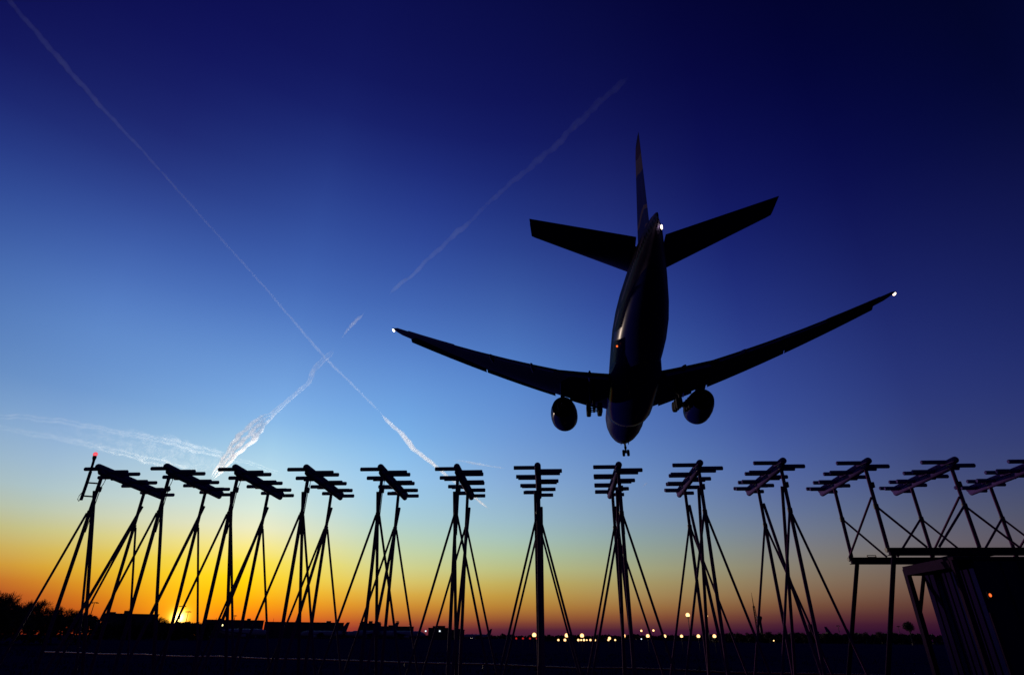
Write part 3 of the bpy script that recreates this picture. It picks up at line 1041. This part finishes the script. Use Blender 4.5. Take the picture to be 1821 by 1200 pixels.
# parked airliners, far off
def parked_proto():
    r = thing('parked_airliner', 'x', 'airplane', (0, 0, 0), 0, 'airliners parked far off on the apron')
    fs = [(0, -.5, .05, .05), (-.8, -.4, .8, .8), (-2.5, -.2, 1.5, 1.5), (-5, 0, 1.95, 1.95), (-26, 0, 1.95, 1.95), (-31, .4, 1.4, 1.4), (-36, 1.2, .3, .3)]
    mb = MB(); n = 16
    mb.skin([[(-y-18, rx*cos(2*pi*k/n), zc+3.6+rz*sin(2*pi*k/n)) for k in range(n)] for y, zc, rx, rz in fs])
    f = mb.build('fuselage', mt['white'], r)
    for s in (-1, 1):
        w_ = MB().skin([[(-5.5, s*1.5, 2.6), (1.0, s*1.5, 2.6), (1.0, s*1.5, 3.1), (-5.5, s*1.5, 3.1)], [(2.5, s*16.5, 4.2), (4.2, s*16.5, 4.2), (4.2, s*16.5, 4.35), (2.5, s*16.5, 4.35)]]).build('wing', mt['wing'], r, smooth=False)
        MB().tube([(-6.2, s*5.5, 1.7), (-5.8, s*5.5, 1.7), (-3.0, s*5.5, 1.7)], [.8, 1.0, .7], 14).build('engine', mt['white'], w_)
        MB().skin([[(13.5, s*.6, 4.6), (16.8, s*.6, 4.6), (16.8, s*.6, 4.8), (13.5, s*.6, 4.8)], [(16.3, s*6, 5.3), (17.8, s*6, 5.3), (17.8, s*6, 5.4), (16.3, s*6, 5.4)]]).build('tailplane', mt['wing'], r, smooth=False)
        MB().tube([(-1+0, s*2.2, .45), (-1, s*2.9, .45)], .5, 12).build('main_wheel', mt['black'], r)
    MB().skin([[(11.5, -.15, 5.3), (16.8, -.15, 5.3), (16.8, .15, 5.3), (11.5, .15, 5.3)], [(16.4, -.08, 11.4), (18.6, -.08, 11.4), (18.6, .08, 11.4), (16.4, .08, 11.4)]]).build('fin', mt['navy'], r, smooth=False)
    MB().tube([(-13, -.3, .4), (-13, .3, .4)], .4, 12).build('nose_wheel', mt['black'], r)
    return r


pa = parked_proto()
for k, (px, D, rz, s, lb) in enumerate(((612, 560, .1, 1, 'pale parked airliner left of the terminal, dark fin to the right'),
                                     (430, 440, 3.0, 1, 'parked airliner in front of the long hangar'),
                                     (575, 450, .05, .9, 'parked airliner near the right end of the hangars'),
                                     (662, 480, .2, 1, 'white parked airliner in front of the taller terminal block'),
                                     (712, 470, 3.3, 1, 'white parked airliner before the low terminal wing'),
                                     (848, 620, .3, .8, 'small parked airliner alone right of the terminal blocks'),
                                     (1503, 520, 3.5, .9, 'pale parked airliner with its fin beside the thin mast'),
                                     (1524, 540, 3.9, .8, 'pale parked airliner behind the leftmost platform leg'),
                                     (1617, 520, 3.1, .7, 'pale parked airliner right under the round crowned tree'))):
    o = pa if k == 0 else copy_tree(pa)
    p = spot(px, 1130, D)
    o.location = (p.x, p.y, -.3)
    o.rotation_euler = (0, 0, rz)
    o.scale = (s, s, s)
    o['label'] = lb


# ------------------------------------------------------------------ trees
def bare_tree(seed, H, R, levels=5, twig_r=.02):
    """trunk and limbs in one mesh, the fan of fine twigs in another"""
    rnd = random.Random(seed)
    tr, cr = MB(), MB()
    sc = H/10

    def grow(p, d, L, r, lev):
        q = p
        dd = d.copy()
        pts = [p.copy()]
        for i in range(3):
            dd = (dd + Vector((rnd.uniform(-.18, .18), rnd.uniform(-.18, .18), rnd.uniform(-.02, .10)))).normalized()
            q = q + dd*(L/3)
            pts.append(q.copy())
        rr = [r, r*.87, r*.74, r*.62]
        (tr if lev < 3 else cr).tube(pts, rr, 7 if lev < 2 else (5 if lev < 3 else 3), caps=False)
        if lev >= levels:
            return
        nb = 4 if lev == 0 else rnd.choice((3, 4)) if lev < 3 else 4
        for k in range(nb):
            a = rnd.uniform(0, 2*pi)
            sp = rnd.uniform(.45, 1.05) if lev > 0 else rnd.uniform(.35, .85)
            ax = dd.orthogonal().normalized()
            ax.rotate(Matrix.Rotation(a, 3, dd))
            nd = (dd*cos(sp) + ax*sin(sp)*R)
            nd.z += .10
            nd.normalize()
            st = pts[rnd.choice((1, 2, 3, 3))] if lev > 0 else pts[rnd.choice((2, 3, 3))]
            grow(st, nd, L*rnd.uniform(.62, .82), max(r*.55, twig_r), lev+1)
        grow(pts[3], dd, L*.74, max(r*.62, twig_r), lev+1)
    grow(Vector((0, 0, -.2)), Vector((0, 0, 1)), H*.30, .2*sc, 0)
    return tr, cr


def place_tree(px, pt, D, seed, label, group, R=1.0, name='bare_tree', protos={}):
    p = spot(px, pt, D)
    key = (seed, R)
    if key not in protos:
        tr, cr = bare_tree(seed, 10, R, twig_r=.034)
        zmax = max(v[2] for v in cr.v)
        root = thing(name, label, 'tree', (0, 0, 0), 0, group)
        tr.build('trunk', mt['bark'], root)
        cr.build('crown', mt['twig'], root, smooth=False)
        protos[key] = (root, zmax)
        first = True
    else:
        first = False
    root, zmax = protos[key]
    o = root if first else copy_tree(root)
    o.location = (p.x, p.y, 0)
    s = p.z/zmax
    o.scale = (s, s, s)
    o.rotation_euler = (0, 0, (px*7.3) % 6.28)
    o['label'] = label
    o['group'] = group
    return o


GL = 'bare winter trees at the left edge'
for px, pt, D, sd, R, lb in ((-22, 1050, 120, 1, 1.0, 'bare tree cut by the left edge of the photo'), (4, 1046, 118, 2, 1.15, 'tallest bare tree at the left edge'),
                             (27, 1055, 122, 3, 1.1, 'broad bare tree second from the left edge'), (47, 1069, 128, 1, 1.0, 'smaller bare tree behind the left strut of the first antenna'),
                             (75, 1063, 130, 2, 1.15, 'round crowned bare tree left of the first antenna pole'), (97, 1078, 150, 3, 1.1, 'low bare tree beside the first antenna pole'),
                             (113, 1074, 135, 1, 1.0, 'bare tree right of the first antenna pole'), (133, 1080, 150, 2, 1.15, 'low bare tree between the first two antennas'),
                             (152, 1086, 150, 3, 1.1, 'lowest bare tree at the end of the left clump')):
    place_tree(px, pt, D, sd, lb, GL, R)
GS = 'low bare trees around the setting sun'
for px, pt, D, sd, R, lb in ((227, 1087, 340, 1, 1.0, 'small tuft of bare tree over the flat roof left of the sun'), (284, 1095, 230, 2, 1.15, 'bare tree touching the left side of the sun'),
                             (297, 1097, 220, 3, 1.1, 'low bare tree just left of the sun disc'), (350, 1104, 260, 1, 1.0, 'low bare tree right of the sun disc'), (356, 1105, 270, 3, 1.1, 'low bare tree against the hangar end')):
    place_tree(px, pt, D, sd, lb, GS, R)
GR = 'dark trees along the right horizon'
k = 0
for px, pt, lb in ((1266, 1126, 'leftmost low tree of the right tree line, by the last approach light'), (1292, 1124, 'low tree between the feet of the ninth antenna'), (1312, 1122, 'tree left of the radio mast'), (1330, 1123, 'tree under the radio mast needle'),
                   (1366, 1121, 'wide tree right of the flat topped tower'), (1386, 1122, 'low tree behind the tenth antenna feet'), (1408, 1121, 'tree between mast and control tower'), (1426, 1123, 'tree against the left of the control tower'),
                   (1462, 1124, 'low tree right of the control tower'), (1536, 1122, 'humped tree right of the pale aircraft'), (1562, 1121, 'tree left of the near platform leg'), (1578, 1122, 'tree behind the platform leg')):
    place_tree(px, pt, 330, 1 + k % 3, lb, GR, (1.0, 1.15, 1.1)[k % 3])
    k += 1

# round crowned tree standing alone on the right
p = spot(1613, 1105, 300)
r = thing('round_tree', 'lone round crowned tree on a thin trunk, left of the cabin', 'tree', (p.x, p.y, 0))
MB().tube([(0, 0, -.2), (.1, 0, p.z*.4), (0, 0, p.z*.75)], [.45, .3, .15], 8).build('trunk', mt['bark'], r)
cm = MB()
rnd = random.Random(9)
R_ = (spot(1613, 1105, 300).z - spot(1613, 1122, 300).z)/2
for i in range(2200):
    v = Vector((rnd.gauss(0, 1), rnd.gauss(0, 1), rnd.gauss(0, 1))).normalized()*rnd.random()**.4*R_*rnd.choice((1, 1, .85, 1.12))
    c = Vector((v.x*1.15, v.y*1.15, v.z + p.z - R_))
    a = Vector((rnd.gauss(0, 1), rnd.gauss(0, 1), rnd.gauss(0, 1))).normalized()*.22
    b = Vector((rnd.gauss(0, 1), rnd.gauss(0, 1), rnd.gauss(0, 1))).normalized()*.22
    i0 = len(cm.v)
    cm.v += [tuple(c), tuple(c+a), tuple(c+a+b), tuple(c+b)]
    cm.f.append((i0, i0+1, i0+2, i0+3))
cm.build('crown', mt['hedge'], r, smooth=False)


# far hedges and woodland: one mass of twig clumps along the horizon
def woodland():
    mb = MB()
    rnd = random.Random(3)
    for (pa_, pb, pt, D, n) in ((-60, 175, 1097, 140, 1500), (170, 380, 1109, 260, 3000), (1262, 1640, 1129, 380, 2600), (1640, 1900, 1131, 380, 600), (360, 1262, 1131, 900, 2200)):
        for i in range(n):
            px = rnd.uniform(pa_, pb)
            jag = 3*sin(px*.11) + 2*sin(px*.37+1)
            DD = D*rnd.uniform(.97, 1.06)
            top = spot(px, pt+jag*.5, DD)
            h = max(.3, top.z)
            z = rnd.random()**.5*h
            s = DD*.0032
            c = Vector((top.x, top.y, z))
            for q in range(3):
                a = Vector((rnd.gauss(0, 1), rnd.gauss(0, 1), rnd.gauss(0, .8))).normalized()*s
                b = Vector((rnd.gauss(0, 1), rnd.gauss(0, 1), rnd.gauss(0, .8))).normalized()*s
                i0 = len(mb.v)
                mb.v += [tuple(c-a), tuple(c+b), tuple(c+a)]
                mb.f.append((i0, i0+1, i0+2))
    o = mb.build('distant_hedgerow', mt['hedge'], smooth=False)
    tag(o, 'dark hedges and far woods running along the whole horizon', 'woodland', kind='stuff')


woodland()


# ------------------------------------------------------------------ contrails
def ice_mat(density):
    """thin cloud of ice crystals: scatters mostly forwards"""
    M = bpy.data.materials.new('ice cloud')
    M.use_nodes = True
    t = M.node_tree
    t.nodes.clear()
    v = t.nodes.new('ShaderNodeVolumeScatter')
    v.inputs['Color'].default_value = (.82, .95, 1, 1)
    v.inputs['Density'].default_value = density
    v.inputs['Anisotropy'].default_value = .82
    o = t.nodes.new('ShaderNodeOutputMaterial')
    t.links.new(v.outputs[0], o.inputs['Volume'])
    return M


ALT = 9000


def interp(path, n):
    """path: (px, py, width px, density); even resampling"""
    L = [0]
    for a, b in zip(path, path[1:]):
        L.append(L[-1] + sqrt((a[0]-b[0])**2 + (a[1]-b[1])**2))
    out = []
    for i in range(n+1):
        s = L[-1]*i/n
        k = 0
        while k < len(path)-2 and L[k+1] < s: k += 1
        u = (s-L[k])/(L[k+1]-L[k]) if L[k+1] > L[k] else 0
        out.append(tuple(path[k][j]*(1-u) + path[k+1][j]*u for j in range(4)) + (s,))
    return out


def contrail(path, label, strands=1, jit=.25, seed=0, step=4, name='contrail', alt=ALT, gain=.42, rough=.22):
    """path: px, py, width px, optical depth across the trail; tubes of cloud at cruising height"""
    rnd = random.Random(seed)
    total = sum(sqrt((a[0]-b[0])**2 + (a[1]-b[1])**2) for a, b in zip(path, path[1:]))
    n = max(6, int(total/step))
    sm = interp(path, n)
    org = aloft(sm[0][0], sm[0][1], alt)
    NS = 12
    root = None
    # one density for the whole trail, thickness carries the rest
    taus = sorted(q[3] for q in sm)
    diam = []
    for (px, py, w_, dn, s_) in sm:
        p_ = aloft(px, py, alt)
        diam.append(w_/FPX/bearing(px, py).length*(p_-EYE).length)
    rho = max(q[3]/d_ for q, d_ in zip(sm, diam))*gain
    M = ice_mat(rho)
    for st in range(strands):
        ph = rnd.uniform(0, 6)
        verts, faces, rings, P = [], [], [], []
        for i, (px, py, w_, dn, s_) in enumerate(sm):
            a = sm[max(i-1, 0)]; b = sm[min(i+1, n)]
            tx, ty = b[0]-a[0], b[1]-a[1]
            l = sqrt(tx*tx+ty*ty) or 1
            off = (st-(strands-1)/2)*w_*.42 + w_*jit*(.6*sin(s_*.09+ph) + .45*sin(s_*.24+ph*2) + .08*sin(s_*.6+ph*4))
            x, y = px - ty/l*off, py + tx/l*off
            p_ = aloft(x, y, alt)
            f_ = min(1.0, dn*gain/(rho*diam[i]))       # flattened where the trail is thin
            rad = diam[i]/2*(1 if strands == 1 else .42)*(1+rough*(.9*sin(s_*.13+ph*3)+.6*sin(s_*.37+ph)+.4*sin(s_*.83+ph*5)))
            P.append((p_, max(rad, 1.0), f_))
        for i, (p_, rad, f_) in enumerate(P):
            d = (P[min(i+1, n)][0]-P[max(i-1, 0)][0]).normalized()
            view = (p_-EYE).normalized()
            up_ = Vector((0, 0, 1))
            a = d.cross(up_).normalized(); b = d.cross(a).normalized()
            end = min(1, (i+.3)/4, (n-i+.3)/4)
            base = len(verts)
            for k in range(NS):
                t_ = 2*pi*k/NS
                rr = rad*(.1+.9*end)*(1+.5*rough*sin(2*t_+i*.21+ph))
                # trails spread sideways more than upwards
                verts.append(tuple(p_ - org + a*cos(t_)*rr + b*sin(t_)*rr*(.35+.65*f_)))
            rings.append(base)
        faces.append(tuple(range(NS-1, -1, -1)))
        for r0, r1 in zip(rings, rings[1:]):
            for k in range(NS):
                faces.append((r0+k, r0+(k+1) % NS, r1+(k+1) % NS, r1+k))
        faces.append(tuple(rings[-1]+k for k in range(NS)))
        me = bpy.data.meshes.new(name)
        me.from_pydata(verts, [], faces)
        bm = bmesh.new(); bm.from_mesh(me)
        bmesh.ops.recalc_face_normals(bm, faces=bm.faces)
        bm.to_mesh(me); bm.free()
        me.materials.append(M)
        o = bpy.data.objects.new(name if root is None else 'side_strand', me)
        COL.objects.link(o)
        if root is None:
            o.location = org
            root = o
        else:
            o.parent = root
    tag(root, label, 'contrail', 'contrails in the sky')
    return root


contrail([(-12, -32, 9, .10), (45, 35, 10, .17), (120, 122, 12, .20), (180, 190, 9, .18), (255, 270, 5, .22), (380, 410, 4, .22), (470, 510, 4, .26), (575, 633, 5, .40),
          (640, 697, 4, .30), (676, 733, 3.5, .35)], 'long thin contrail running down from the top left corner', 1, .10, 1, rough=.10, gain=.22)
contrail([(675, 732, 3, .5), (688, 747, 7, .8), (715, 772, 10, .95), (735, 797, 11, 1), (770, 825, 8, 1), (800, 850, 6, .8), (842, 882, 6, .55), (860, 897, 6, .55), (871, 907, 3, .3)],
         'bright thick contrail ending behind the arms of the sixth antenna', 1, .08, 2, rough=.08, gain=.24)
contrail([(1120, 136, 10, .03), (1095, 156, 13, .12), (1040, 206, 13, .18), (985, 262, 13, .22), (930, 308, 11, .18), (880, 350, 9, .14), (842, 388, 6, .12), (824, 404, 13, .22), (795, 430, 9, .20), (760, 462, 8, .30), (735, 488, 7, .34), (714, 503, 8, .32), (690, 526, 5, .05)],
         'faint wide contrail sloping up to the right above the left wing', 1, .14, 3, rough=.14, gain=.24)
contrail([(650, 553, 4, .1), (642, 563, 6, .40), (625, 576, 6, .35), (612, 595, 5, .30), (606, 603, 3, .05)], 'short faint contrail scrap above the crossing point', 1, .25, 4)
contrail([(594, 618, 4, .2), (588, 628, 7, .45), (575, 640, 8, .6), (556, 661, 9, .75), (549, 680, 6, .7), (530, 697, 6, .7), (500, 722, 7, .75), (480, 740, 9, .8), (466, 750, 20, .7), (445, 768, 27, .75), (430, 788, 25, .85), (408, 810, 18, .95), (392, 832, 12, .9), (378, 850, 9, .7)],
         'brightest ragged contrail widening down towards the third antenna', 3, .12, 5, rough=.14, gain=.26)
contrail([(-30, 740, 10, .10), (40, 741, 14, .22), (125, 751, 14, .32), (165, 759, 11, .42), (225, 771, 11, .5), (280, 780, 15, .5), (340, 795, 20, .5), (395, 810, 16, .35), (440, 822, 10, .18), (500, 842, 8, .05)],
         'upper of the two soft contrails at the left edge', 2, .12, 6, rough=.12, gain=.2)
contrail([(-20, 756, 10, .15), (40, 768, 13, .32), (110, 780, 12, .45), (180, 796, 13, .45), (235, 810, 16, .28), (290, 824, 20, .16), (340, 836, 20, .05)],
         'lower of the two soft contrails, above the leftmost antenna', 2, .12, 7, rough=.12, gain=.2)
contrail([(60, 752, 14, .03), (150, 772, 28, .10), (230, 790, 40, .16), (300, 804, 46, .2), (360, 816, 36, .2), (420, 830, 22, .08)], 'pale veil of spread contrail between the two soft streaks', 3, .15, 8, rough=.1, gain=.22)
contrail([(806, 817, 3, .6), (830, 821, 4, .8), (862, 827, 4, .55), (900, 833, 4, .1)], 'tiny level contrail just above the sixth antenna', 1, .05, 9)
contrail([(1142, 866, 3, .4), (1147, 861, 4, .8), (1153, 857, 3, .3)], 'tiny bright contrail scrap right of the nose wheel antenna', 1, .05, 10, step=2)
